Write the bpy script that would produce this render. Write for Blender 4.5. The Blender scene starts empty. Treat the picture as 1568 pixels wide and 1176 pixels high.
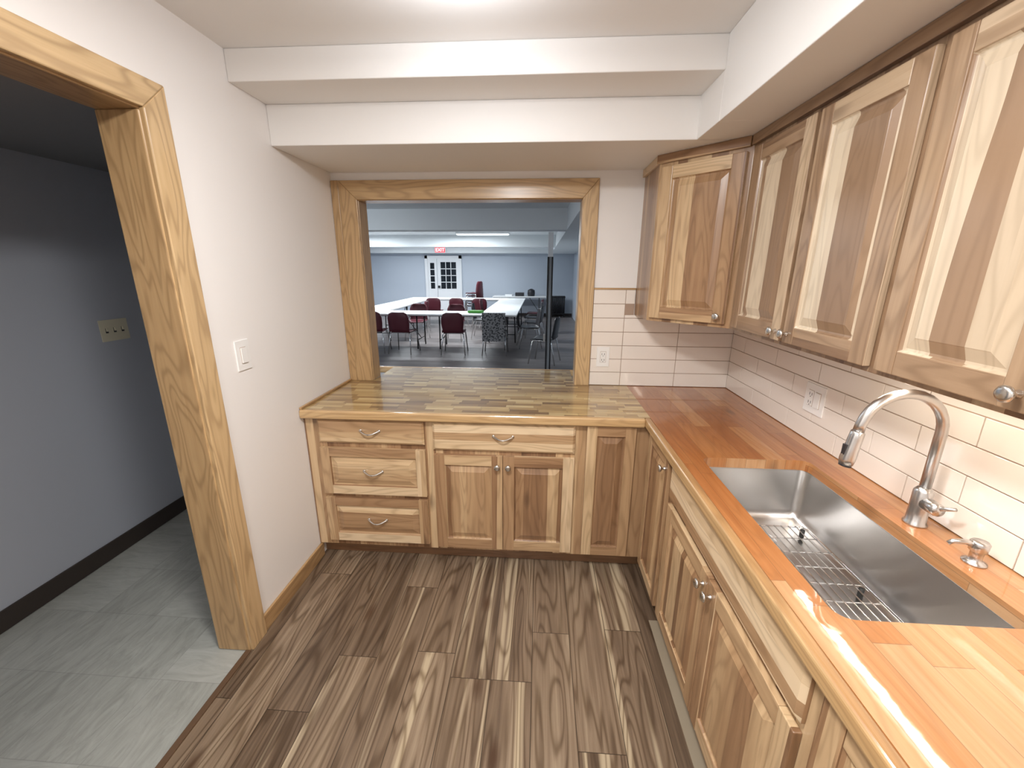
import bpy, bmesh, math, random
from mathutils import Matrix, Vector
random.seed(7)
S=bpy.context.scene
try: S.view_settings.view_transform='Standard'
except Exception: pass
H=1.627; XL=-1.247; XR=1.189; YB=2.605; YF=1.967; XF=.538; YD=1.37; XH=-2.451; ZS=2.17; ZC=2.45; YS=2.047
WT=.12
# ------------------------------------------------------------ materials
class NT:
    def __init__(s,name):
        s.m=bpy.data.materials.new(name); s.m.use_nodes=True; s.t=s.m.node_tree; s.b=s.t.nodes['Principled BSDF']
    def n(s,typ,**kw):
        nd=s.t.nodes.new(typ)
        for k,v in kw.items():
            if k.startswith('_'): setattr(nd,k[1:],v)
            else:
                key=int(k[1:]) if k[0]=='i' and k[1:].isdigit() else k.replace('__',' ')
                s.set(nd.inputs[key],v)
        return nd
    def set(s,inp,v):
        if isinstance(v,bpy.types.NodeSocket): s.t.links.new(v,inp)
        else: inp.default_value=v
    def M(s,op,a,b=0.0,c=0.0,clamp=False):
        nd=s.t.nodes.new('ShaderNodeMath'); nd.operation=op; nd.use_clamp=clamp
        for i,v in enumerate((a,b,c)): s.set(nd.inputs[i],v)
        return nd.outputs[0]
    def ramp(s,f,stops,interp='LINEAR'):
        nd=s.t.nodes.new('ShaderNodeValToRGB'); cr=nd.color_ramp; cr.interpolation=interp
        while len(cr.elements)<len(stops): cr.elements.new(.5)
        for e,(p,c) in zip(cr.elements,stops): e.position=p; e.color=(*c,1) if len(c)==3 else c
        s.set(nd.inputs[0],f); return nd.outputs[0]
    def mix(s,f,a,b,mode='MIX'):
        nd=s.t.nodes.new('ShaderNodeMix'); nd.data_type='RGBA'; nd.blend_type=mode
        s.set(nd.inputs[0],f)
        for i,v in ((6,a),(7,b)):
            if isinstance(v,tuple): v=(*v,1) if len(v)==3 else v
            s.set(nd.inputs[i],v)
        return nd.outputs[2]
    def xyz(s,x,y,z=0.0):
        return s.n('ShaderNodeCombineXYZ',i0=x,i1=y,i2=z).outputs[0]
    def noise(s,vec,scale=1.,detail=4.,rough=.55,dist=0.):
        return s.n('ShaderNodeTexNoise',Vector=vec,Scale=scale,Detail=detail,Roughness=rough,Distortion=dist).outputs[0]
    def wn(s,vec):
        nd=s.t.nodes.new('ShaderNodeTexWhiteNoise'); nd.noise_dimensions='3D'; s.set(nd.inputs['Vector'],vec); return nd.outputs[0]
    def bump(s,h,strength=.2,dist=.01):
        nd=s.n('ShaderNodeBump',Strength=strength,Distance=dist,Height=h); s.t.links.new(nd.outputs[0],s.b.inputs['Normal'])
    def P(s,**kw):
        for k,v in kw.items():
            k=k.replace('__',' ')
            if k=='Base Color' and isinstance(v,tuple): v=(*v,1)
            s.set(s.b.inputs[k],v)
        return s.m

def flat(name,col,rough=.5,metal=0.,bump=0.,bscale=200,coat=0.,var=0.0,emit=None,es=1.):
    n=NT(name)
    n.P(Base__Color=col,Roughness=rough,Metallic=metal,Coat__Weight=coat)
    tc=n.n('ShaderNodeTexCoord').outputs['Object']
    if bump: n.bump(n.noise(tc,bscale,3),bump,.002)
    if var:
        f=n.noise(tc,2.5,4)
        n.set(n.b.inputs['Base Color'],n.mix(f,tuple(c*(1-var) for c in col),tuple(min(1,c*(1+var)) for c in col)))
    if emit:
        n.P(Emission__Strength=es); n.b.inputs['Emission Color'].default_value=(*emit,1)
    return n.m

def wood(name,stops,w=.07,L=None,warp=.3,rough=.35,coat=0.,seam=0.,ring=.35,gmix=.35,freq=1.,sap=None,streak=.0,sapth=.62,knots=0.,coatr=.08,seamw=.0012,ringn=95.,vl=1.,wavy=0.,vgrad=None,kfreq=1.,nwarp=0.):
    n=NT(name)
    uv=n.n('ShaderNodeUVMap').outputs[0]
    sp=n.n('ShaderNodeSeparateXYZ',Vector=uv).outputs; u,v=sp[0],sp[1]
    tone=n.n('ShaderNodeAttribute',_attribute_name='tone').outputs['Fac']
    uu=n.M('DIVIDE',u,w)
    if warp: uu=n.M('ADD',uu,n.M('MULTIPLY',n.M('SINE',n.M('MULTIPLY',uu,2.3)),warp))
    if nwarp: uu=n.M('ADD',uu,n.M('MULTIPLY',n.noise(n.xyz(n.M('MULTIPLY',u,9.),n.M('MULTIPLY',v,.6),2.),1.,2),nwarp))
    row=n.M('FLOOR',uu); fu=n.M('FRACT',uu)
    r1=n.wn(n.xyz(row,0.0,3.3))
    if L:
        vv=n.M('ADD',n.M('DIVIDE',v,L),n.M('MULTIPLY',r1,7.3)); col=n.M('FLOOR',vv); fv=n.M('FRACT',vv)
        rnd=n.wn(n.xyz(row,col,7.1))
    else: rnd=r1; fv=None
    off=n.M('MULTIPLY',rnd,40.)
    # fine fibre
    g=n.noise(n.xyz(n.M('ADD',n.M('MULTIPLY',u,60*freq),off),n.M('MULTIPLY',v,2.2*freq*vl),off),1.,5,.65,.6)
    # cathedral rings
    low=n.noise(n.xyz(n.M('ADD',n.M('MULTIPLY',u,7*freq),off),n.M('MULTIPLY',v,.9*freq*vl),off),1.,2,.5,.25)
    rg=n.M('SINE',n.M('MULTIPLY',low,ringn)); rg=n.M('POWER',n.M('MULTIPLY_ADD',rg,.5,.5),3.)
    f=n.M('ADD',n.M('MULTIPLY',rnd,1-gmix),n.M('MULTIPLY',n.M('MULTIPLY_ADD',g,1.7,-.35),gmix))
    f=n.M('ADD',f,n.M('MULTIPLY_ADD',tone,1.,-.5))
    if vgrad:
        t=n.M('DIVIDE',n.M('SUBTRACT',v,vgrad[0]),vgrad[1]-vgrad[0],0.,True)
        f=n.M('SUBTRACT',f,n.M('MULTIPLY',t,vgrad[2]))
    if streak:
        s2=n.noise(n.xyz(n.M('ADD',n.M('MULTIPLY',u,13*freq),off),n.M('MULTIPLY',v,.55*freq*vl),off),1.,3,.5,.3)
        f=n.M('ADD',f,n.M('MULTIPLY',n.M('SUBTRACT',s2,.5),streak))
    c=n.ramp(f,stops)
    if sap:
        s3=n.noise(n.xyz(n.M('ADD',n.M('MULTIPLY',u,17.),off),n.M('MULTIPLY',v,.35*vl),off),1.,2,.5,.3)
        k=n.ramp(s3,[(sapth,(0,0,0)),(sapth+.06,(1,1,1))])
        c=n.mix(n.M('MULTIPLY',k,.75),c,sap)
    dk=n.M('MULTIPLY',n.M('MULTIPLY',rg,n.M('MULTIPLY_ADD',g,.8,.6)),ring)
    c=n.mix(dk,c,n.mix(1.,c,(.42,.36,.30),'MULTIPLY'))
    if knots:
        vo=n.n('ShaderNodeTexVoronoi',Vector=n.xyz(n.M('MULTIPLY',u,5.5*kfreq),n.M('MULTIPLY',v,2.2*kfreq),off),Scale=1.)
        kd=n.M('ADD',vo.outputs['Distance'],n.M('MULTIPLY',n.M('SUBTRACT',g,.5),.12))
        kk=n.ramp(kd,[(.03,(1,1,1)),(.15,(0,0,0))])
        c=n.mix(n.M('MULTIPLY',kk,knots),c,(.07,.035,.018))
    if seam:
        e=n.M('LESS_THAN',n.M('MINIMUM',fu,n.M('SUBTRACT',1.,fu)),seamw/w)
        if fv is not None: e=n.M('MAXIMUM',e,n.M('LESS_THAN',n.M('MINIMUM',fv,n.M('SUBTRACT',1.,fv)),seamw/L))
        c=n.mix(n.M('MULTIPLY',e,seam),c,(.03,.02,.012))
    n.P(Roughness=rough,Coat__Weight=coat,Coat__Roughness=coatr)
    n.set(n.b.inputs['Base Color'],c)
    n.bump(g,.06,.003)
    if wavy:
        tc=n.n('ShaderNodeTexCoord').outputs['Object']
        nd=n.n('ShaderNodeBump',Strength=wavy,Distance=.004,Height=n.noise(tc,22.,2,.5))
        n.t.links.new(nd.outputs[0],n.b.inputs['Coat Normal'])
    return n.m

HK=[(0.,(.21,.110,.055)),(.25,(.34,.195,.102)),(.5,(.47,.30,.162)),(.75,(.62,.44,.255)),(1.,(.76,.59,.39))]
M_h=wood('hickory',HK,w=.058,warp=.33,rough=.32,coat=.3,ring=.34,gmix=.20,streak=.55,knots=.55,coatr=.2,nwarp=.5)
HP=[(0.,(.26,.16,.095)),(.38,(.34,.22,.135)),(.44,(.55,.43,.30)),(.7,(.64,.52,.38)),(1.,(.74,.63,.47))]
M_hp=wood('hickory_pale',HP,w=.050,warp=.33,rough=.3,coat=.3,ring=.22,gmix=.10,streak=.22,coatr=.22,nwarp=1.1)
HF=[(0.,(.18,.100,.057)),(.3,(.29,.18,.105)),(.6,(.40,.268,.165)),(.85,(.53,.39,.255)),(1.,(.62,.475,.33))]
M_hf2=wood('hickory_frame',HF,w=.058,warp=.33,rough=.3,coat=.3,ring=.38,gmix=.25,streak=.45,knots=.4,coatr=.2)
M_pine=wood('pine_trim',[(0,(.38,.225,.10)),(.5,(.51,.335,.165)),(1,(.64,.455,.25))],w=.6,warp=0,rough=.35,coat=.35,ring=.42,gmix=.5,freq=1.1,coatr=.22)
M_bb=wood('butcher_block_stave',[(0,(.15,.075,.026)),(.25,(.27,.155,.055)),(.55,(.43,.28,.11)),(.85,(.56,.40,.18)),(1,(.68,.53,.28))],w=.034,L=.15,warp=0,rough=.45,coat=1.,seam=.35,ring=.25,gmix=.18,coatr=.025,seamw=.0011,wavy=.05)
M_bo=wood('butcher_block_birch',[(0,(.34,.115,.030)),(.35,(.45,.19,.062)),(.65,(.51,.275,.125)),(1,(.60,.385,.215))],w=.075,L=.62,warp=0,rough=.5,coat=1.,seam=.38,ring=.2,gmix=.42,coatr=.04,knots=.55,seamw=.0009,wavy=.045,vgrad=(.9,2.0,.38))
M_edge=wood('counter_edge_wood',[(0,(.36,.19,.075)),(.5,(.50,.31,.14)),(1,(.63,.44,.23))],w=.5,warp=0,rough=.45,coat=.8,ring=.3,gmix=.6,coatr=.12)
M_fl=wood('floor_vinyl_plank',[(0,(.070,.046,.030)),(.3,(.130,.088,.058)),(.6,(.215,.152,.101)),(.85,(.32,.242,.165)),(1,(.43,.345,.24))],w=.168,L=1.25,warp=0,rough=.36,seam=.85,ring=.75,gmix=.62,freq=.9,sap=(.52,.425,.29),sapth=.61,streak=.85,knots=.95,ringn=105,vl=.75,seamw=.0014,kfreq=.9)
M_wall=flat('wall_paint_white',(.845,.82,.80),.5,bump=.05,bscale=180)
M_ceil=flat('ceiling_paint',(.845,.825,.80),.55,bump=.05)
M_hallw=flat('wall_paint_bluegrey',(.41,.435,.49),.6,bump=.05)
M_farw=flat('far_room_paint',(.50,.555,.63),.6,bump=.04)
M_farc=flat('far_room_ceiling',(.74,.78,.80),.6)
M_steel=flat('brushed_steel',(.62,.61,.60),.28,1.,bump=.03,bscale=400)
M_nick=flat('satin_nickel',(.66,.64,.61),.25,1.)
M_chrome=flat('chrome',(.8,.8,.8),.1,1.)
M_plw=flat('plastic_white',(.85,.84,.82),.3)
M_ivory=flat('plastic_ivory',(.62,.58,.44),.35)
M_dark=flat('dark_slot',(.03,.03,.03),.5)
M_tile=flat('ceramic_tile',(.83,.765,.70),.12,coat=.6,var=.05)
M_grout=flat('tile_grout',(.40,.29,.22),.8)
M_bbdark=flat('baseboard_dark_vinyl',(.035,.026,.022),.45)
M_black=flat('black_metal',(.02,.02,.022),.4,.3)
M_tab=flat('table_laminate',(.90,.92,.92),.35)
M_mar=flat('maroon_vinyl',(.095,.014,.024),.45)
M_blk=flat('black_plastic',(.02,.02,.024),.4)
M_white=flat('white_paint_trim',(.80,.82,.84),.4)
M_glassN=flat('night_glass',(.008,.01,.014),.06,coat=.5)
M_glow=flat('led_diffuser',(.9,.9,.9),.4,emit=(1,.97,.93),es=5)
M_glow2=flat('fluorescent_diffuser',(.9,.9,.9),.4,emit=(.9,.96,1),es=5)
M_glow3=flat('undercabinet_led',(.9,.9,.9),.4,emit=(1,.88,.72),es=6)
M_exit=flat('exit_sign_red',(.7,.04,.05),.4,emit=(1,.08,.10),es=1.6)
M_rub=flat('rubber_black',(.015,.015,.015),.6)
M_green=flat('green_fabric',(.10,.42,.06),.6)
def mk_farfloor():
    n=NT('far_floor_vinyl'); tc=n.n('ShaderNodeTexCoord').outputs['Object']
    f=n.noise(n.n('ShaderNodeMapping',Vector=tc,Scale=(1,6,1)).outputs[0],1.2,5)
    n.set(n.b.inputs['Base Color'],n.ramp(f,[(.3,(.13,.112,.11)),(.7,(.25,.22,.21))])); n.P(Roughness=.4); return n.m
M_ff=mk_farfloor()
def mk_hallfloor():
    n=NT('hall_floor_tile'); tc=n.n('ShaderNodeTexCoord').outputs['Object']
    sp=n.n('ShaderNodeSeparateXYZ',Vector=tc).outputs
    a=n.M('DIVIDE',sp[0],.305); b=n.M('DIVIDE',sp[1],.305)
    r=n.wn(n.xyz(n.M('FLOOR',a),n.M('FLOOR',b),1.))
    ang=n.M('GREATER_THAN',r,.5)
    g1=n.noise(n.n('ShaderNodeMapping',Vector=tc,Scale=(5,22,1)).outputs[0],1.,6,.7,1.6)
    g2=n.noise(n.n('ShaderNodeMapping',Vector=tc,Scale=(22,5,1)).outputs[0],1.,6,.7,1.6)
    g=n.M('ADD',n.M('MULTIPLY',ang,g1),n.M('MULTIPLY',n.M('SUBTRACT',1.,ang),g2))
    f=n.M('ADD',n.M('MULTIPLY',r,.30),n.M('MULTIPLY',n.M('MULTIPLY_ADD',g,1.5,-.25),.75))
    c=n.ramp(f,[(.15,(.235,.24,.215)),(.5,(.34,.345,.315)),(.9,(.45,.455,.425))])
    fa=n.M('FRACT',a); fb=n.M('FRACT',b)
    e=n.M('MINIMUM',n.M('MINIMUM',fa,n.M('SUBTRACT',1.,fa)),n.M('MINIMUM',fb,n.M('SUBTRACT',1.,fb)))
    c=n.mix(n.M('MULTIPLY',n.M('LESS_THAN',e,.005),.25),c,(.10,.10,.09))
    n.set(n.b.inputs['Base Color'],c); n.P(Roughness=.32); return n.m
M_hf=mk_hallfloor()
def mk_fabric():
    n=NT('patterned_cover'); tc=n.n('ShaderNodeTexCoord').outputs['Object']
    vo=n.n('ShaderNodeTexVoronoi',Vector=tc,Scale=28.)
    n.set(n.b.inputs['Base Color'],n.ramp(vo.outputs['Distance'],[(.35,(.04,.04,.045)),(.55,(.26,.26,.27))])); n.P(Roughness=.8); return n.m
M_fab=mk_fabric()

# ------------------------------------------------------------ mesh builder
I4=Matrix.Identity(4)
def frame(o,x,y,z=(0,0,1)):
    m=Matrix.Identity(4)
    for i,c in enumerate((x,y,z)):
        for r in range(3): m[r][i]=c[r]
    for r in range(3): m[r][3]=o[r]
    return m
class MB:
    def __init__(s,name): s.name=name; s.v=[]; s.f=[]; s.uv=[]; s.mi=[]; s.sm=[]; s.tn=[]; s.mats=[]
    def mat(s,m):
        if m not in s.mats: s.mats.append(m)
        return s.mats.index(m)
    def add(s,pts,faces,mat,g=2,M=I4,tone=.5,off=(0,0),smooth=False):
        b=len(s.v); pts=[Vector(p) for p in pts]; s.v+=[M@p for p in pts]; mi=s.mat(mat)
        for f in faces:
            q=[pts[i] for i in f]; nn=Vector((0,0,0))
            for i in range(len(q)):
                a,c=q[i],q[(i+1)%len(q)]
                nn+=Vector(((a.y-c.y)*(a.z+c.z),(a.z-c.z)*(a.x+c.x),(a.x-c.x)*(a.y+c.y)))
            ax=max(range(3),key=lambda i:abs(nn[i])); ip=[i for i in range(3) if i!=ax]
            if g in ip: al=g; ac=[i for i in ip if i!=g][0]
            else: ac,al=ip
            s.f.append([b+i for i in f]); s.uv.append([(p[ac]+off[0],p[al]+off[1]) for p in q])
            s.mi.append(mi); s.sm.append(smooth); s.tn.append(tone)
    def box(s,x0,x1,y0,y1,z0,z1,mat,g=2,M=I4,tone=.5,off=None):
        if off is None: off=(0,0)
        if off=='r': off=(random.random()*9,random.random()*9)
        p=[(x,y,z) for z in (z0,z1) for y in (y0,y1) for x in (x0,x1)]
        s.add(p,[(0,1,3,2),(4,5,7,6),(0,1,5,4),(2,3,7,6),(0,2,6,4),(1,3,7,5)],mat,g,M,tone,off)
    def prism(s,poly,z0,z1,mat,g=2,M=I4,tone=.5,off=(0,0)):
        n=len(poly); p=[(x,y,z0) for x,y in poly]+[(x,y,z1) for x,y in poly]
        s.add(p,[list(range(n)),list(range(n,2*n))]+[(i,(i+1)%n,n+(i+1)%n,n+i) for i in range(n)],mat,g,M,tone,off)
    def lathe(s,prof,mat,M=I4,seg=20):
        n=len(prof); p=[]
        for r,z in prof:
            for k in range(seg):
                a=2*math.pi*k/seg; p.append((r*math.cos(a),r*math.sin(a),z))
        f=[(i*seg+k,i*seg+(k+1)%seg,(i+1)*seg+(k+1)%seg,(i+1)*seg+k) for i in range(n-1) for k in range(seg)]
        f+= [list(range(seg)),list(range((n-1)*seg,n*seg))]
        s.add(p,f,mat,2,M,smooth=True)
    def tube(s,path,r,mat,M=I4,seg=10,closed=False):
        P=[Vector(p) for p in path]; n=len(P); rr=r if isinstance(r,(list,tuple)) else [r]*n
        pts=[]; u=None
        for i in range(n):
            if closed: t=(P[(i+1)%n]-P[i-1]).normalized()
            else: t=(P[min(i+1,n-1)]-P[max(i-1,0)]).normalized()
            if u is None:
                u=Vector((0,0,1)) if abs(t.z)<.9 else Vector((1,0,0))
            u=(u-t*u.dot(t)).normalized(); w=t.cross(u)
            for k in range(seg):
                a=2*math.pi*k/seg; pts.append(P[i]+(u*math.cos(a)+w*math.sin(a))*rr[i])
        m=n if closed else n-1
        f=[(i*seg+k,i*seg+(k+1)%seg,((i+1)%n)*seg+(k+1)%seg,((i+1)%n)*seg+k) for i in range(m) for k in range(seg)]
        if not closed: f+=[list(range(seg)),list(range((n-1)*seg,n*seg))]
        s.add(pts,f,mat,2,M,smooth=True)
    def make(s,bevel=0.,seg=2,data_only=False):
        me=bpy.data.meshes.new(s.name+'_mesh'); me.from_pydata([tuple(p) for p in s.v],[],s.f)
        for m in s.mats: me.materials.append(m)
        ul=me.uv_layers.new(name='UVMap'); at=me.attributes.new('tone','FLOAT','FACE')
        for i,pl in enumerate(me.polygons):
            pl.material_index=s.mi[i]; pl.use_smooth=s.sm[i]; at.data[i].value=s.tn[i]
            for j in range(len(s.f[i])): ul.data[pl.loop_start+j].uv=s.uv[i][j]
        bm=bmesh.new(); bm.from_mesh(me); bmesh.ops.recalc_face_normals(bm,faces=bm.faces); bm.to_mesh(me); bm.free()
        if data_only: return me
        o=bpy.data.objects.new(s.name,me); S.collection.objects.link(o)
        if bevel:
            b=o.modifiers.new('bevel','BEVEL'); b.width=bevel; b.segments=seg; b.limit_method='ANGLE'; b.angle_limit=math.radians(40); b.harden_normals=False
        return o
def boxes(name,lst,mat,bevel=0.,g=2):
    b=MB(name)
    for q in lst: b.box(*q,mat,g=g)
    return b.make(bevel)

# ------------------------------------------------------------ room shell
DY0=.42   # door opening near side
boxes('wall_left',[(XL-WT,XL,-2,DY0,0,ZC),(XL-WT,XL,YD+.02,YB,0,ZC),(XL-WT,XL,DY0,YD+.02,2.12,ZC)],M_wall)
WX0,WX1,WZ1=-1.09,.232,2.02
b=MB('wall_back')
for q in [(XL-WT,WX0-.02,YB,YB+WT-.01,0,ZC),(WX1+.02,XR,YB,YB+WT-.01,0,ZC),(WX0-.02,WX1+.02,YB,YB+WT-.01,WZ1+.02,ZC),(WX0-.02,WX1+.02,YB,YB+WT-.01,0,.865)]: b.box(*q,M_wall)
b.make()
boxes('wall_right',[(XR,XR+.12,-2,15.3,0,ZC)],M_wall)
boxes('wall_front',[(XH,XR+.12,-2.1,-2,0,ZC)],M_wall)
boxes('wall_hall',[(XH-.1,XH,-2.1,YB+.11,0,ZC)],M_hallw)
boxes('wall_hall_end',[(XH,XL-WT,YB,YB+.11,0,ZC)],M_hallw)
boxes('ceiling',[(XL,XR,-2,YB,ZC,ZC+.05)],M_ceil)
boxes('ceiling_hall',[(XH,XL-WT,-2,YB,2.15,2.2)],flat('hall_ceiling_tile',(.24,.24,.25),.8,bump=.2,bscale=60))
boxes('ceiling_beam',[(XL,XR,1.815,YB,2.337,ZC),(XL,XR,YS,YB,ZS,2.337)],M_ceil,.004)
boxes('ceiling_soffit',[(.66,XR,-2,1.815,ZS,ZC),(.66,XR,1.815,YS+.01,ZS,2.34)],M_ceil,.003)
b=MB('floor'); b.box(XL,XR,-2,YB,-.03,0,M_fl,g=1); b.make()
boxes('floor_hall',[(XH,XL,-2,YB,-.032,-.002)],M_hf)
boxes('trim_threshold',[(XL-.012,XL+.012,DY0,YD,0,.006)],flat('threshold_strip',(.12,.07,.04),.4))
boxes('baseboard_hall',[(XH,XH+.012,-2,YB,0,.1)],M_bbdark,.003)
b=MB('baseboard_left'); b.box(XL,XL+.014,YD+.10,2.02,0,.085,M_pine,g=1,tone=.3); b.make(.004)
# door jamb and casing
b=MB('trim_door')
b.box(XL-WT-.02,XL+.004,YD,YD+.02,0,2.10,M_pine,g=2,tone=.36,off=(.3,.2))
b.box(XL-WT-.02,XL+.004,DY0-.02,DY0,0,2.10,M_pine,g=2)
b.box(XL-WT-.02,XL+.004,DY0-.02,YD+.02,2.10,2.12,M_pine,g=1,tone=.2,off=(.1,.2))
cw=.095
def mitre_v(b,y0,y1,z0,zA,zB,x0,x1,off,tone):   # vertical casing, outer edge y1 height zB, inner y0 height zA
    p=[(x0,y0,z0),(x0,y1,z0),(x0,y1,zB),(x0,y0,zA),(x1,y0,z0),(x1,y1,z0),(x1,y1,zB),(x1,y0,zA)]
    b.add(p,[(0,1,2,3),(4,5,6,7),(0,1,5,4),(1,2,6,5),(2,3,7,6),(3,0,4,7)],M_pine,2,I4,tone,off)
mitre_v(b,YD+.005,YD+cw+.005,0,2.105,2.195,XL,XL+.02,(.11,.0),.62)
mitre_v(b,DY0-.005,DY0-cw-.005,0,2.105,2.195,XL,XL+.02,(.31,.3),.55)
y0,y1=DY0-.005,YD+.005; z0,z1=2.105,2.195
p=[(x,y,z) for x in (XL,XL+.02) for (y,z) in ((y0,z0),(y1,z0),(y1+cw,z1),(y0-cw,z1))]
b.add(p,[(0,1,2,3),(4,5,6,7),(0,1,5,4),(1,2,6,5),(2,3,7,6),(3,0,4,7)],M_pine,1,I4,.6,(.42,.1))
b.make(.004)
# pass-through frame
b=MB('trim_passthrough')
zt=.914
b.box(WX0-.02,WX0,YB-.004,YB+.116,zt,WZ1,M_pine,g=2,tone=.4,off=(.5,.1))
b.box(WX1,WX1+.02,YB-.004,YB+.116,zt,WZ1,M_pine,g=2,tone=.4,off=(.7,.4))
b.box(WX0-.02,WX1+.02,YB-.004,YB+.116,WZ1,WZ1+.02,M_pine,g=0,tone=.35,off=(.2,.4))
ya,yb_=YB-.02,YB-.0005
def quadprism(poly,g,tone,off):
    p=[(x,y,z) for y in (ya,yb_) for x,z in poly]
    b.add(p,[(0,1,2,3),(4,5,6,7),(0,1,5,4),(1,2,6,5),(2,3,7,6),(3,0,4,7)],M_pine,g,I4,tone,off)
xl=XL+.002
quadprism([(WX0-.003,zt),(WX0-.003,WZ1+.003),(WX0-.108,WZ1+.108),(WX0-.108,zt)],2,.62,(.9,.3))
quadprism([(xl,zt),(xl,WZ1+.108),(WX0-.109,WZ1+.108),(WX0-.109,zt)],2,.4,(.2,.3))
quadprism([(WX1+.003,zt),(WX1+.003,WZ1+.003),(WX1+.093,WZ1+.108),(WX1+.093,zt)],2,.55,(1.4,.7))
quadprism([(WX0-.003,WZ1+.003),(WX1+.003,WZ1+.003),(WX1+.093,WZ1+.108),(WX0-.108,WZ1+.108)],0,.5,(.15,.7))
b.make(.003)

# ------------------------------------------------------------ cabinet parts (local: x right, y outward, z up)
def rnd(a,c): return random.uniform(a,c)
def door(b,M,x0,x1,z0,z1,t=.02,fr=.058,pmat=None,fmat=None,tone=.5,hgrain=False,tv=.15,ft=None):
    pmat=pmat or M_h; fmat=fmat or M_h; o='r'; ft=tone if ft is None else ft
    T=lambda: ft+rnd(-tv,tv)
    b.box(x0,x0+fr,0,t,z0,z1,fmat,2,M,T(),o); b.box(x1-fr,x1,0,t,z0,z1,fmat,2,M,T(),o)
    b.box(x0+fr,x1-fr,0,t-.0008,z0,z0+fr,fmat,0,M,T()+.08,o); b.box(x0+fr,x1-fr,0,t-.0008,z1-fr,z1,fmat,0,M,T(),o)
    a0,a1,c0,c1=x0+fr-.001,x1-fr+.001,z0+fr-.001,z1-fr+.001
    rings=[]
    for ins,d in ((0,t-.002),(.005,t-.010),(.012,t-.011),(.038,t-.002),(.040,t-.001)):
        rings.append([(a0+ins,d,c0+ins),(a1-ins,d,c0+ins),(a1-ins,d,c1-ins),(a0+ins,d,c1-ins)])
    p=[q for r in rings for q in r]; f=[]
    for i in range(len(rings)-1):
        for k in range(4): f.append((i*4+k,i*4+(k+1)%4,(i+1)*4+(k+1)%4,(i+1)*4+k))
    n=len(rings)*4-4; f.append((n,n+1,n+2,n+3))
    b.add(p,f,pmat,0 if hgrain else 2,M,tone+rnd(-.06,.06),(rnd(0,9),rnd(0,9)))
def slab(b,M,x0,x1,z0,z1,t=.02,tone=.6,off='r'):
    if off=='r': off=(rnd(0,9),rnd(0,9))
    e=.012
    p=[(x0,0,z0),(x1,0,z0),(x1,0,z1),(x0,0,z1),(x0,t*.5,z0),(x1,t*.5,z0),(x1,t*.5,z1),(x0,t*.5,z1),(x0+e,t,z0+e),(x1-e,t,z0+e),(x1-e,t,z1-e),(x0+e,t,z1-e)]
    f=[(0,1,2,3)]+[(i*4+k,i*4+(k+1)%4,(i+1)*4+(k+1)%4,(i+1)*4+k) for i in range(2) for k in range(4)]+[(8,9,10,11)]
    b.add(p,f,M_h,0,M,tone,off)
def knob(b,M,x,y,z,r=.0165):
    K=M@Matrix.Translation((x,y,z))@Matrix.Rotation(-math.pi/2,4,'X')
    b.lathe([(.0001,-.001),(r*.55,-.001),(r*.5,.003),(r*.35,.008),(r*.35,.014),(r*.75,.018),(r,.022),(r,.026),(r*.8,.030),(r*.5,.031),(.0001,.032)],M_nick,K,18)
def pull(b,M,x,y,z,w=.10):
    pts=[];rr=[]
    for i in range(17):
        t=i/16; a=math.pi*t
        pts.append((x-w/2+w*t,y+.004+.024*math.sin(a),z-.012*math.sin(a)+.004)); rr.append(.0035+.0025*abs(math.cos(a))**2+.0015*math.exp(-((t-.5)*14)**2))
    b.tube(pts,rr,M_nick,M,8)
    for sx in (-1,1):
        K=M@Matrix.Translation((x+sx*w/2,y,z+.004))@Matrix.Rotation(-math.pi/2,4,'X')
        b.lathe([(.0001,0),(.009,0),(.008,.004),(.004,.006),(.0001,.007)],M_nick,K,12)

# back run base cabinets
FY=YF+.04; FX=XF+.04
Mb=frame((0,FY,0),(1,0,0),(0,-1,0))
b=MB('base_cabinet')
TK=.09; CT=.872
b.box(XL+.001,FX,FY,YB-.001,TK,CT,M_h,2,tone=.3,off=(.02,0))
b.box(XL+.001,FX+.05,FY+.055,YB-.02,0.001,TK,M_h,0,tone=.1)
for x0,x1 in ((-1.245,-1.172),(-.590,-.548),(.200,.258),(.50,FX-.001)):
    b.box(x0,x1,0,.001,TK,CT,M_h,2,Mb,.45+rnd(-.1,.1),'r')
slab(b,Mb,-1.168,-.592,.728,.860,tone=.62)
door(b,Mb,-1.168,-.592,.425,.700,fr=.05,hgrain=True,tone=.45,ft=.55)
door(b,Mb,-1.168,-.592,.125,.400,fr=.05,hgrain=True,tone=.62)
slab(b,Mb,-.546,.198,.705,.862,tone=.80)
door(b,Mb,-.546,-.178,.112,.680,tone=.32,ft=.54,tv=.14); door(b,Mb,-.174,.198,.112,.680,tone=.32,ft=.54,tv=.14)
door(b,Mb,.256,.502,.105,.862,tone=.35,ft=.5,fr=.052)
for z in (.80,.565,.265): pull(b,Mb,-.88,.02,z)
pull(b,Mb,-.174,.02,.79)
knob(b,Mb,-.205,.02,.625); knob(b,Mb,-.147,.02,.625)
b.make(.0025)
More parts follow.
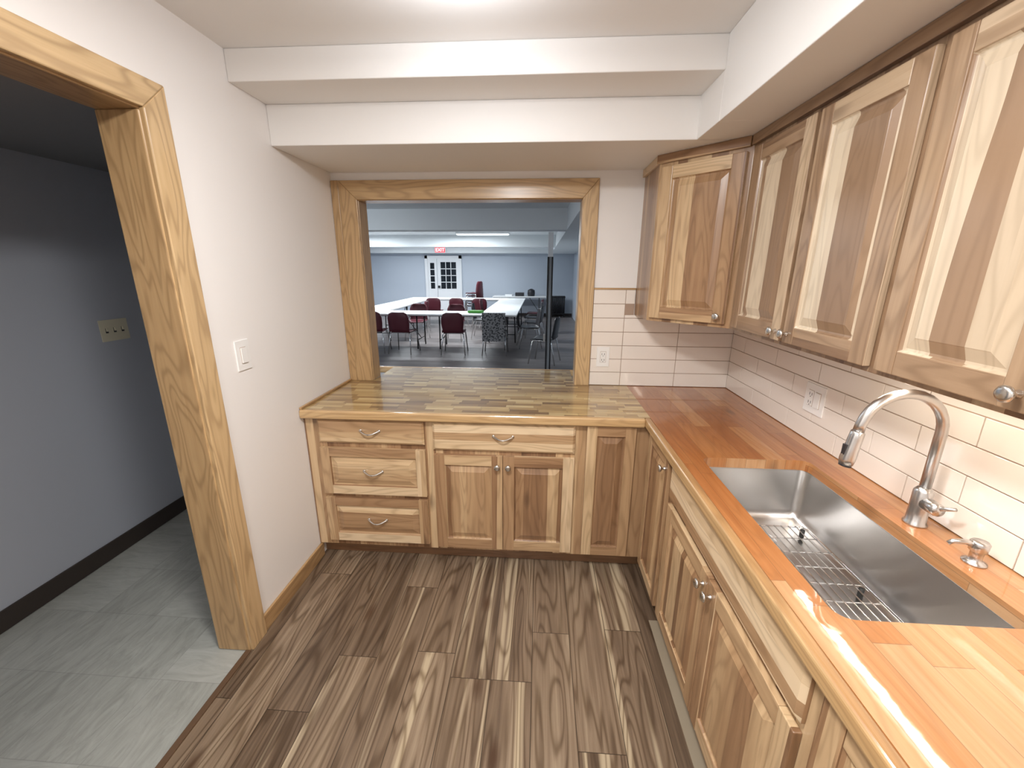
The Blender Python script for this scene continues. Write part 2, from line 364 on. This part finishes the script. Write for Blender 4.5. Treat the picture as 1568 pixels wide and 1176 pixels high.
# right run base cabinets
Mr=frame((FX,0,0),(0,-1,0),(-1,0,0))   # local x = -Y
b=MB('base_cabinet')
SX0,SX1,SY0,SY1=.650,1.055,.76,1.55
b.box(FX,XR-.001,-.6,SY0-.04,TK,CT,M_h,2,tone=.3); b.box(FX,XR-.001,SY1+.04,FY-.001,TK,CT,M_h,2,tone=.3)
b.box(FX,FX+.03,SY0-.04,SY1+.04,TK,CT,M_h,2,tone=.3); b.box(FX+.03,XR-.001,SY0-.04,SY1+.04,TK,TK+.02,M_h,2)
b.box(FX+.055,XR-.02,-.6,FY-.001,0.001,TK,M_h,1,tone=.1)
door(b,Mr,-1.955,-1.640,.105,.862,tone=.40,fr=.052)
slab(b,Mr,-1.600,-.690,.705,.862,tone=.72)
door(b,Mr,-1.600,-1.150,.112,.680,tone=.36,ft=.5); door(b,Mr,-1.146,-.690,.112,.680,tone=.36,ft=.5)
door(b,Mr,-.640,-.20,.112,.862,tone=.6); door(b,Mr,-.19,.25,.112,.862,tone=.6)
knob(b,Mr,-1.672,.02,.80); knob(b,Mr,-1.178,.02,.635); knob(b,Mr,-1.118,.02,.635)
b.make(.0025)
boxes('trim_floor',[(FX-.022,FX+.05,-.6,1.66,.0005,.005)],flat('light_plank_edge',(.30,.25,.18),.5,var=.2),.002)

# wall cabinets right
UX=XR-.305; UZ0,UZ1=1.366,2.135
Mu=frame((UX,0,0),(0,-1,0),(-1,0,0))
b=MB('wall_cabinet')
b.box(UX,XR-.001,-.05,1.993,UZ0,UZ1,M_hf2,2,tone=.45,off=(0,0))
b.box(UX+.002,XR-.001,-.05,1.993,UZ1,ZS-.001,M_hf2,1,tone=.3)
b.box(UX-.018,UX+.01,-.05,1.985,ZS-.04,ZS-.001,M_hf2,1,tone=.42,off='r')
kw=dict(pmat=M_hp,fmat=M_hf2,fr=.058)
door(b,Mu,-1.945,-1.550,1.382,2.112,tone=.5,**kw)
door(b,Mu,-1.528,-1.140,1.382,2.112,tone=.56,**kw)
door(b,Mu,-1.105,-.745,1.382,2.112,tone=.54,**kw)
door(b,Mu,-.725,-.40,1.382,2.112,tone=.5,**kw)
for x in (-1.575,-1.503,-.772,-.697): knob(b,Mu,x,.02,1.415)
b.make(.0025)
# diagonal corner cabinet
b=MB('corner_wall_cabinet')
cx=XR-.61; cy=YB-.305
poly=[(cx,YB-.001),(cx,cy),(UX,YB-.61),(XR-.001,YB-.61),(XR-.001,YB-.001)]
b.prism(poly,UZ0,UZ1,M_h,2,tone=.35)
poly2=[(cx+.004,YB-.001),(cx+.004,cy),(UX+.004,YB-.606),(XR-.001,YB-.606),(XR-.001,YB-.001)]
b.prism(poly2,UZ1,ZS-.001,M_h,2,tone=.3)
q=math.sqrt(.5); Ld=.305*math.sqrt(2)
Md=frame((cx,cy,0),(q,-q,0),(-q,-q,0))
b.box(-.010,Ld-.012,-.004,.016,ZS-.04,ZS-.001,M_h,0,Md,.42,'r')
b.box(cx-.015,cx+.002,cy,YB-.001,ZS-.04,ZS-.001,M_h,1,I4,.42)
door(b,Md,.022,Ld-.020,1.385,2.112,fr=.058,tone=.38,ft=.5,tv=.10)
knob(b,Md,Ld-.052,.02,1.42)
b.make(.0025)
# undercabinet LED
boxes('undercabinet_light',[(.97,1.0,.55,1.35,1.354,1.3655)],M_glow3)

# ------------------------------------------------------------ countertop
b=MB('countertop'); z0,z1=.874,.914; e=.028
fx=XF+e; fy=YF+e
b.box(XL+.001,fx,fy,YB-.0005,z0,z1,M_bb,0,tone=.52)
b.box(WX0,WX1,YB-.0005,2.99,z0,z1,M_bb,0,tone=.52)
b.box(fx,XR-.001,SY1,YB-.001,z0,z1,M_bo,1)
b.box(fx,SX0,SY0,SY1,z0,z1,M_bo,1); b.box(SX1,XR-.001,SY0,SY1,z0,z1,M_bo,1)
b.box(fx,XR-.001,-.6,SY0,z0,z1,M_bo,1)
R=.035
for cx_,cy_,sx,sy in ((SX0,SY0,1,1),(SX1,SY0,-1,1),(SX0,SY1,1,-1),(SX1,SY1,-1,-1)):
    poly=[(cx_,cy_)]
    for i in range(7):
        a=math.pi/2*i/6; poly.append((cx_+sx*(R-R*math.sin(a)),cy_+sy*(R-R*math.cos(a))))
    b.prism(poly,z0,z1,M_bo,1)
b.make()
def nose(name,x0,x1,y0,y1,g,tone):
    bb=MB(name); bb.box(x0,x1,y0,y1,.868,.9155,M_edge,g,tone=tone,off=(.3,.2)); return bb.make(.010,4)
n1=nose('front_edge_back_run',XL+.001,XF+.001,YF,fy+.002,0,.5); n2=nose('front_edge_right_run',XF,fx+.002,-.6,YF+.028,1,.36)
n3=nose('passthrough_edge',WX0-.15,WX1+.06,2.985,3.015,0,.6)
bb=MB('left_cove_strip'); bb.box(XL+.001,XL+.016,YF+.01,YB-.022,.914,.928,M_edge,1,tone=.4); n4=bb.make(.004)
ct=bpy.data.objects['countertop']
for n in (n1,n2,n3,n4): n.parent=ct

# ------------------------------------------------------------ backsplash
b=MB('backsplash_tile')
rh=.0855; tw=.33; gp=.0032
def tiles_back():
    b.box(WX1+.0935,XR-.0005,YB-.005,YB-.0005,.9145,1.364,M_grout)
    b.box(WX1+.0935,cx-.003,YB-.005,YB-.0005,1.364,1.513,M_grout)
    edges=[WX1+.095,.52,.855,XR-.006]
    for r in range(7):
        za=.917+r*rh; zb=za+rh-gp
        for i in range(3):
            xa,xb=edges[i]+gp/2,edges[i+1]-gp/2
            if za>1.36: xb=min(xb,cx-.004)
            if xb-xa<.02: continue
            if zb>1.36 and xb>cx: zb_=1.362
            else: zb_=zb
            b.box(xa,xb,YB-.009,YB-.004,za,zb_,M_tile)
    b.box(XR-.005,XR-.0005,-.6,YB-.009,.9145,1.364,M_grout)
    for r in range(6):
        za=.917+r*rh; zb=min(za+rh-gp,1.363)
        if zb-za<.01: continue
        y=YB-.010; i=0
        while y>-.55:
            w=tw if i or r%2==0 else tw/2
            b.box(XR-.009,XR-.004,y-w+gp/2,y-gp/2,za,zb,M_tile); y-=w; i+=1
tiles_back(); b.make(.0012)
bb=MB('trim_tile'); bb.box(WX1+.0935,cx-.002,YB-.013,YB-.0005,1.513,1.524,M_pine,0,tone=.3); bb.make(.002)

# ------------------------------------------------------------ sink
b=MB('kitchen_sink')
def rrect(x0,x1,y0,y1,r,n=6):
    out=[]
    for cx_,cy_,a0 in ((x1-r,y1-r,0),(x0+r,y1-r,90),(x0+r,y0+r,180),(x1-r,y0+r,270)):
        for i in range(n+1):
            a=math.radians(a0+90*i/n); out.append((cx_+r*math.cos(a),cy_+r*math.sin(a)))
    return out
def sink():
    L=[(.006,.873,R),(-.002,.873,R),(-.003,.869,R),(.001,.70,.03),(.006,.678,.03),(.020,.664,.03),(.05,.661,.03)]
    p=[]
    p+= [(x,y,.873) for x,y in rrect(SX0-.02,SX1+.02,SY0-.02,SY1+.02,.04)]
    for ins,z,r in L[1:]:
        p+=[(x,y,z) for x,y in rrect(SX0+ins,SX1-ins,SY0+ins,SY1-ins,r)]
    k=28; f=[]
    for i in range(len(L)-1):
        for j in range(k): f.append((i*k+j,i*k+(j+1)%k,(i+1)*k+(j+1)%k,(i+1)*k+j))
    f.append(list(range((len(L)-1)*k,len(L)*k)))
    b.add(p,f,M_steel,2,smooth=True)
    K=Matrix.Translation((.84,1.40,.6612))
    b.lathe([(.0001,.0),(.02,.0),(.035,.001),(.043,.004),(.055,.004),(.057,.0005),(.0001,.0004)][::-1],M_chrome,K,24)
sink(); o=b.make()
b=MB('sink_grid')
gx0,gx1,gy0,gy1=SX0+.025,SX1-.03,SY0+.03,SY1-.11; gz=.69
b.tube([(x,y,gz) for x,y in rrect(gx0,gx1,gy0,gy1,.03,4)],.0035,M_chrome,closed=True,seg=6)
x=gx0+.025
while x<gx1-.01: b.tube([(x,gy0,gz+.003),(x,gy1,gz+.003)],.0024,M_chrome,seg=6); x+=.026
y=gy0+.05
while y<gy1-.02: b.tube([(gx0,y,gz),(gx1,y,gz)],.0024,M_chrome,seg=6); y+=.075
for x in (gx0+.03,gx1-.03):
    for y in (gy0+.03,(gy0+gy1)/2,gy1-.03): b.lathe([(.0001,0),(.008,0),(.008,.036),(.0001,.037)],M_rub,Matrix.Translation((x,y,.6615)),10)
b.make()

# ------------------------------------------------------------ faucet
b=MB('faucet'); fxp,fyp=1.112,1.14; ct0=.9142
b.lathe([(.0001,0),(.028,0),(.028,.005),(.024,.009),(.023,.05),(.023,.105),(.019,.112),(.014,.118),(.0001,.119)],M_steel,Matrix.Translation((fxp,fyp,ct0)),24)
path=[(fxp,fyp,ct0+.11),(fxp,fyp,1.20)]; rad=.108
for i in range(1,15):
    a=math.radians(i*12.2); path.append((fxp-rad+rad*math.cos(a),fyp,1.20+rad*math.sin(a)))
ex,_,ez=path[-1]; path.append((ex-.003,fyp,ez-.02))
b.tube(path,.0135,M_steel,seg=16)
dx=-.14; hp=[(ex-.003+dx*t,fyp,ez-.02-t) for t in (0,.004,.02,.055,.085,.10)]
b.tube(hp,[.0145,.017,.0175,.0185,.0195,.017],M_steel,seg=16)
b.tube([(hp[-1][0],fyp,hp[-1][2]),(hp[-1][0]-.001,fyp,hp[-1][2]-.006)],.0155,M_blk,seg=16)
b.box(hp[3][0]-.021,hp[3][0]-.012,fyp-.006,fyp+.006,hp[3][2]-.015,hp[3][2]+.015,M_blk)
K=Matrix.Translation((fxp,fyp-.015,ct0+.075))@Matrix.Rotation(math.radians(90),4,'X')
b.lathe([(.0001,0),(.019,0),(.019,.035),(.0165,.042),(.0001,.043)],M_steel,K,20)
b.tube([(fxp,fyp-.045,ct0+.075),(fxp+.004,fyp-.06,ct0+.085),(fxp+.012,fyp-.085,ct0+.098)],[.007,.006,.005],M_steel)
b.make()
b=MB('soap_dispenser'); sy=.97
K=Matrix.Translation((1.115,sy,ct0))
b.lathe([(.0001,0),(.024,0),(.024,.004),(.016,.008),(.013,.012),(.013,.032),(.018,.036),(.019,.058),(.016,.062),(.0001,.063)],M_steel,K,20)
b.tube([(1.112,sy,ct0+.05),(1.085,sy+.006,ct0+.056),(1.06,sy+.01,ct0+.053),(1.052,sy+.012,ct0+.046)],[.008,.007,.006,.005],M_steel)
b.make()

# ------------------------------------------------------------ outlets / switches
def plate(name,M,w,h,gangs,kind,mat,slot=M_dark):
    b=MB(name); b.box(-w/2,w/2,0,.005,-h/2,h/2,mat,2,M)
    for g in range(gangs):
        x=(g-(gangs-1)/2)*.046
        if kind[g]=='rocker':
            b.box(x-.017,x+.017,.005,.0058,-.034,.034,M_grout,2,M); b.box(x-.0155,x+.0155,.005,.0105,-.032,.032,mat,2,M)
        elif kind[g]=='toggle':
            b.box(x-.005,x+.005,.005,.014,-.004,.014,mat,2,M); b.box(x-.008,x+.008,.005,.0055,-.014,.014,slot,2,M)
        else:
            b.box(x-.018,x+.018,.005,.0056,-.035,.035,M_grout,2,M); b.box(x-.0165,x+.0165,.005,.007,-.0335,.0335,mat,2,M)
            for sz in (-.018,.018):
                b.box(x-.009,x-.006,.007,.0075,sz-.006,sz+.006,slot,2,M); b.box(x+.006,x+.009,.007,.0075,sz-.006,sz+.006,slot,2,M)
                b.box(x-.0025,x+.0025,.007,.0075,sz-.013,sz-.009,slot,2,M)
    return b.make(.0008)
plate('light_switch',frame((XL,1.64,1.275),(0,1,0),(1,0,0)),.08,.125,1,['rocker'],M_plw)
plate('electrical_outlet',frame((.405,YB-.009,1.10),(1,0,0),(0,-1,0)),.078,.125,1,['out'],M_plw)
plate('electrical_outlet',frame((XR-.009,1.765,1.10),(0,-1,0),(-1,0,0)),.125,.125,2,['out','rocker'],M_plw)
plate('light_switch',frame((XH,2.235,1.283),(0,1,0),(1,0,0)),.16,.12,3,['toggle','toggle','toggle'],M_ivory)

# ------------------------------------------------------------ ceiling light
LY=.55
for ly in (LY,1.32):  # smaller second disc is added, out of frame, for the ceiling hot spot
    b=MB('ceiling_light'); K=Matrix.Translation((-.25,ly,ZC-.0005))@Matrix.Rotation(math.pi,4,'X'); r_=.17 if ly==LY else .10
    b.lathe([(.0001,0),(r_,0),(r_,.02),(r_-.01,.03),(.0001,.031)],M_glow,K,32); b.make()
def area(name,loc,size,power,col,rot=(0,0,0),sy=None,spread=None):
    l=bpy.data.lights.new(name,'AREA'); l.size=size; l.energy=power; l.color=col
    if sy: l.shape='RECTANGLE'; l.size_y=sy
    if spread: l.spread=spread
    o=bpy.data.objects.new(name,l); o.location=loc; o.rotation_euler=rot; S.collection.objects.link(o); return o
def point(name,loc,power,col,r=.1):
    l=bpy.data.lights.new(name,'POINT'); l.energy=power; l.color=col; l.shadow_soft_size=r
    o=bpy.data.objects.new(name,l); o.location=loc; S.collection.objects.link(o); return o
area('ceiling_light_lamp',(-.25,LY,ZC-.04),.32,40,(1,.985,.965))
point('ceiling_glow_fill',(-.25,1.32,ZC-.14),8,(.90,.94,1),.06)  # added to make a bluish hot spot at the ceiling's visible edge
area('rear_fill',(-.2,-.9,ZC-.04),.5,29,(1,.985,.965))  # added fill light behind the camera, without a fixture
area('undercabinet_lamp',(.985,.95,1.348),.03,2.4,(1,.86,.70),sy=.8)
area('hall_fill',(-1.9,-.9,2.13),.4,6,(.92,.96,1))  # added fill light, out of view, to lift the hall

# ------------------------------------------------------------ far room
FYE=15.3; FXL=-6.3; YN=YB+WT-.01
boxes('floor_far',[(FXL,XR,YN,FYE,-.03,0)],M_ff)
boxes('floor_passage',[(XL-WT,XR,YB,YN,-.03,0)],M_ff)
boxes('ceiling_far',[(FXL,XR,YN,FYE,ZC,ZC+.05)],M_farc)
boxes('wall_far',[(FXL-.1,XR+.1,FYE,FYE+.1,0,ZC)],M_farw)
boxes('wall_far_left',[(FXL-.1,FXL,YN,FYE,0,ZC)],M_farw)
boxes('wall_far_near',[(FXL,XH-.1,YN-.1,YN,0,ZC)],M_farw)
boxes('wall_far_right',[(XR-.02,XR,YN,FYE,0,ZC)],M_farw)
boxes('ceiling_beam',[(FXL,.36,6.2,6.5,ZS,ZC)],M_farc)
boxes('ceiling_beam',[(FXL,.36,10.7,11.0,ZS,ZC)],M_farc)
boxes('ceiling_beam',[(FXL,.36,14.7,15.3,ZS,ZC)],M_farc)
boxes('ceiling_soffit',[(.36,XR-.02,YN,FYE,ZS,ZC)],M_farc)
boxes('baseboard_far',[(FXL,XR-.02,FYE-.015,FYE,0,.1)],M_bbdark)
for x,y in ((-1.35,10.1),(-4.9,10.1),(-1.9,13),(-4.6,13),(-1.9,3.6),(-4.6,3.6)):  # pair nearest the kitchen is added out of view, housing the near-ceiling fill
    b=MB('fluorescent_fixture'); b.box(x-.62,x+.62,y-.09,y+.09,ZC-.03,ZC-.0005,M_white); b.box(x-.6,x+.6,y-.07,y+.07,ZC-.05,ZC-.03,M_glow2); b.make(.004)
for i,(x,y,p) in enumerate(((-1.9,9.9,66),(-4.3,9.9,66),(-1.9,3.6,22),(-4.6,3.6,30),(-2.2,13.2,58),(-4.6,13.2,58))):  # pair nearest the kitchen is added fill to brighten the near ceiling
    area('fluorescent_lamp_%d'%i,(x,y,ZC-.06),1.2,p,(.90,.955,1),sy=.2)
point('far_room_fill',(-2.6,5.0,2.3),12,(.90,.96,1),.15)  # added fill light for the near half of the room, without a fixture
# far double door
b=MB('door_1'); y=FYE-.001
X0,X1=-4.15,-2.82
def fbox(x0,x1,z0,z1,d0,d1,m): b.box(x0,x1,y-d1,y-d0,z0,z1,m)
fbox(X0,X0+.1,0,2.1,0,.05,M_white); fbox(X1-.1,X1,0,2.1,0,.05,M_white); fbox(X0,X1,2.0,2.1,0,.05,M_white)
fbox(X0+.1,X0+.43,0,2.0,0,.03,M_white); fbox(X0+.445,X1-.1,0,2.0,0,.035,M_white)
fbox(X0+.19,X0+.34,.95,1.85,.028,.034,M_glassN)
for k in range(1,4): fbox(X0+.19,X0+.34,.95+.225*k-.012,.95+.225*k+.012,.03,.04,M_white)
gx0,gx1=X0+.57,X1-.2
fbox(gx0,gx1,.95,1.88,.033,.038,M_glassN)
for k in (1,2): fbox(gx0+(gx1-gx0)*k/3-.012,gx0+(gx1-gx0)*k/3+.012,.95,1.88,.035,.046,M_white)
for k in (1,2,3): fbox(gx0,gx1,.95+.2325*k-.012,.95+.2325*k+.012,.035,.046,M_white)
fbox(gx0,gx1,.2,.8,.035,.042,M_white)
fbox(X0+.46,X0+.53,.98,1.06,.035,.09,M_black)
b.make()
# exit sign
b=MB('exit_sign'); b.box(-3.62,-3.24,14.64,14.698,2.17,2.36,M_white); b.box(-3.60,-3.26,14.632,14.64,2.185,2.345,M_exit)
es=b.make()
try:
    cu=bpy.data.curves.new('exit_text','FONT'); cu.body='EXIT'; cu.size=.15; cu.align_x='CENTER'; cu.align_y='CENTER'; cu.extrude=.002
    t=bpy.data.objects.new('exit_lettering',cu); t.location=(-3.43,14.628,2.265); t.rotation_euler=(math.pi/2,0,0); cu.materials.append(flat('exit_letters',(1,.9,.9),.4,emit=(1,.85,.85),es=2)); S.collection.objects.link(t); t.parent=es
except Exception as ex_: print(ex_)
# banquet table
def table_mesh():
    b=MB('folding_table')
    b.box(-.915,.915,-.38,.38,.715,.745,M_tab)
    b.box(-.89,.89,-.355,.355,.70,.715,M_black)
    for sx in (-1,1):
        x=sx*.68
        b.tube([(x,-.28,.70),(x,-.30,.012),(x,-.3,.0125)],.014,M_black,seg=8); b.tube([(x,.28,.70),(x,.30,.012),(x,.3,.0125)],.014,M_black,seg=8)
        b.tube([(x,-.29,.2),(x,.29,.2)],.010,M_black,seg=6); b.tube([(x,0,.2),(x-sx*.35,0,.70)],.008,M_black,seg=6)
    return b.make(data_only=True)
tm=table_mesh()
def inst(name,me,loc,rz):
    o=bpy.data.objects.new(name,me); o.location=loc; o.rotation_euler=(0,0,rz); S.collection.objects.link(o); return o
for x,y,r in ((-1.375,8.75,0),(-3.21,8.75,0),(-.84,10.06,90),(-.84,11.9,90),(-3.75,10.06,90),(-3.75,11.9,90),(-1.375,13.22,0),(-3.21,13.22,0)):
    inst('folding_table',tm,(x,y,0),math.radians(r))
def chair_geo(b,shell,M=I4,zo=0):
    # faces +y ; seat + curved back shell + chrome legs
    prof=[(.21,.435,.20),(.16,.452,.215),(.0,.445,.22),(-.15,.440,.215),(-.20,.455,.21),(-.225,.50,.20),(-.245,.60,.215),(-.262,.72,.215),(-.27,.80,.18),(-.268,.83,.12)]
    th=.014; m=7; pts=[]
    for side in (0,1):
        for (py,pz,w) in prof:
            for k in range(m):
                t=-1+2*k/(m-1); cur=.03*t*t if pz>.47 else .012*t*t
                if pz>.47: pts.append((w*t,py+cur*1.2+(side*th),pz))
                else: pts.append((w*t,py,pz+cur+(0 if side==0 else -th)))
    N=len(prof); f=[]
    for s in (0,1):
        o=s*N*m
        for i in range(N-1):
            for k in range(m-1): f.append((o+i*m+k,o+i*m+k+1,o+(i+1)*m+k+1,o+(i+1)*m+k))
    def br(a,c): f.append((a,c,c+N*m,a+N*m))
    for i in range(N-1): br(i*m,(i+1)*m); br(i*m+m-1,(i+1)*m+m-1)
    for k in range(m-1): br(k,k+1); br((N-1)*m+k,(N-1)*m+k+1)
    b.add(pts,f,shell,2,M,smooth=True)
    for sx in (-1,1):
        b.tube([(sx*.235,.23,.006),(sx*.20,.17,.41),(sx*.18,.14,.425),(sx*.18,-.14,.425),(sx*.20,-.17,.41),(sx*.235,-.25,.006)],.011,M_chrome,M,8)
    b.tube([(-.19,.12,.42),(.19,.12,.42)],.009,M_chrome,M,6); b.tube([(-.19,-.12,.42),(.19,-.12,.42)],.009,M_chrome,M,6)
b=MB('stacking_chair'); chair_geo(b,M_mar); cm=b.make(data_only=True)
b=MB('stacking_chair_dark'); chair_geo(b,M_blk); cmd=b.make(data_only=True)
b=MB('draped'); chair_geo(b,M_blk)
b.box(-.22,.22,-.30,-.285,.30,.84,M_fab); b.box(-.22,.22,-.285,-.235,.825,.84,M_fab); cmf=b.make(data_only=True)
for x,y,r,me in ((-3.30,8.15,4,cm),(-2.70,8.10,-6,cm),(-1.68,8.12,3,cm),(-.86,8.10,0,cmf),
                 (-.22,8.9,100,cmd),(-.15,9.8,80,cmd),(-.18,10.8,95,cmd),(-.15,11.9,85,cm),
                 (-2.9,9.7,180,cm),(-2.0,9.65,175,cm),(-1.75,12.25,5,cm),(-2.4,12.3,-4,cm),(-3.1,12.3,2,cm),(-1.40,10.2,-90,cmd),(-3.2,10.9,90,cm),(-1.40,11.6,-92,cm),(.1,7.4,75,cmd)):
    inst('stacking_chair',me,(x,y,0),math.radians(r))
b=MB('stacked_chairs')
for i in range(6): chair_geo(b,M_mar,Matrix.Translation((-2.2,14.2-.03*i,.085*i+.0)) @ Matrix.Rotation(math.radians(70),4,'Z'))
b.make()
# side table with items
inst('folding_table',tm,(-.70,14.75,0),0)
b=MB('serving_items')
b.lathe([(.0001,0),(.12,0),(.13,.1),(.12,.2),(.05,.24),(.0001,.25)],M_blk,Matrix.Translation((-.3,14.7,.746)),14)
b.box(-.85,-.55,14.6,14.9,.746,.86,M_blk); b.box(-1.2,-.95,14.6,14.85,.746,.80,M_white); b.make(.005)
b=MB('green_bag'); b.prism([(-.16,-.06),(.14,-.08),(.18,.05),(-.1,.08)],.7455,.80,M_green,M=Matrix.Translation((-1.35,8.75,0))); b.make(.02,3)
# radiator
b=MB('radiator')
for i in range(11):
    x=.35+i*.052
    b.tube([(x,14.95,.08),(x,14.95,.74)],.02,M_black,seg=8); b.tube([(x,15.1,.08),(x,15.1,.74)],.02,M_black,seg=8)
b.box(.33,.90,14.93,15.12,.10,.14,M_black); b.box(.33,.90,14.93,15.12,.68,.72,M_black)
for x in (.35,.87): b.box(x-.02,x+.02,14.95,15.1,0.001,.1,M_black)
b.make()
# partition track post
b=MB('partition_post'); px,py=.13,6.0
b.box(px-.035,px-.014,py-.03,py+.03,.05,1.80,M_black); b.box(px+.025,px+.045,py-.03,py+.03,.05,1.80,M_black)
b.box(px-.014,px+.025,py-.01,py+.01,.1,1.80,flat('grey_panel',(.3,.33,.36),.3)); b.box(px-.05,px+.065,py-.2,py+.2,0,.05,M_black); b.box(px-.07,px-.04,py-.05,py-.03,.62,.74,M_nick)
b.box(px-.030,px+.040,py-.03,py+.03,1.80,2.12,M_white)
b.make(.003)

# ------------------------------------------------------------ world, camera
w=bpy.data.worlds.new('world'); S.world=w; w.use_nodes=True
w.node_tree.nodes['Background'].inputs[0].default_value=(.5,.55,.65,1); w.node_tree.nodes['Background'].inputs[1].default_value=.05
p,y,r=map(math.radians,(15.427,3.713,.248))
fw=Vector((-math.sin(y)*math.cos(p),math.cos(y)*math.cos(p),-math.sin(p))); rt=Vector((math.cos(y),math.sin(y),0)); up=rt.cross(fw)
rt,up=rt*math.cos(r)+up*math.sin(r),-rt*math.sin(r)+up*math.cos(r)
cam=bpy.data.cameras.new('camera'); co=bpy.data.objects.new('camera',cam); S.collection.objects.link(co)
mm=Matrix.Identity(4)
for i,c in enumerate((rt,up,-fw)):
    for k in range(3): mm[k][i]=c[k]
mm.translation=Vector((0,0,H)); co.matrix_world=mm
cam.sensor_width=36; cam.lens=36*634.3/1568; cam.clip_start=.02; cam.clip_end=60
S.camera=co
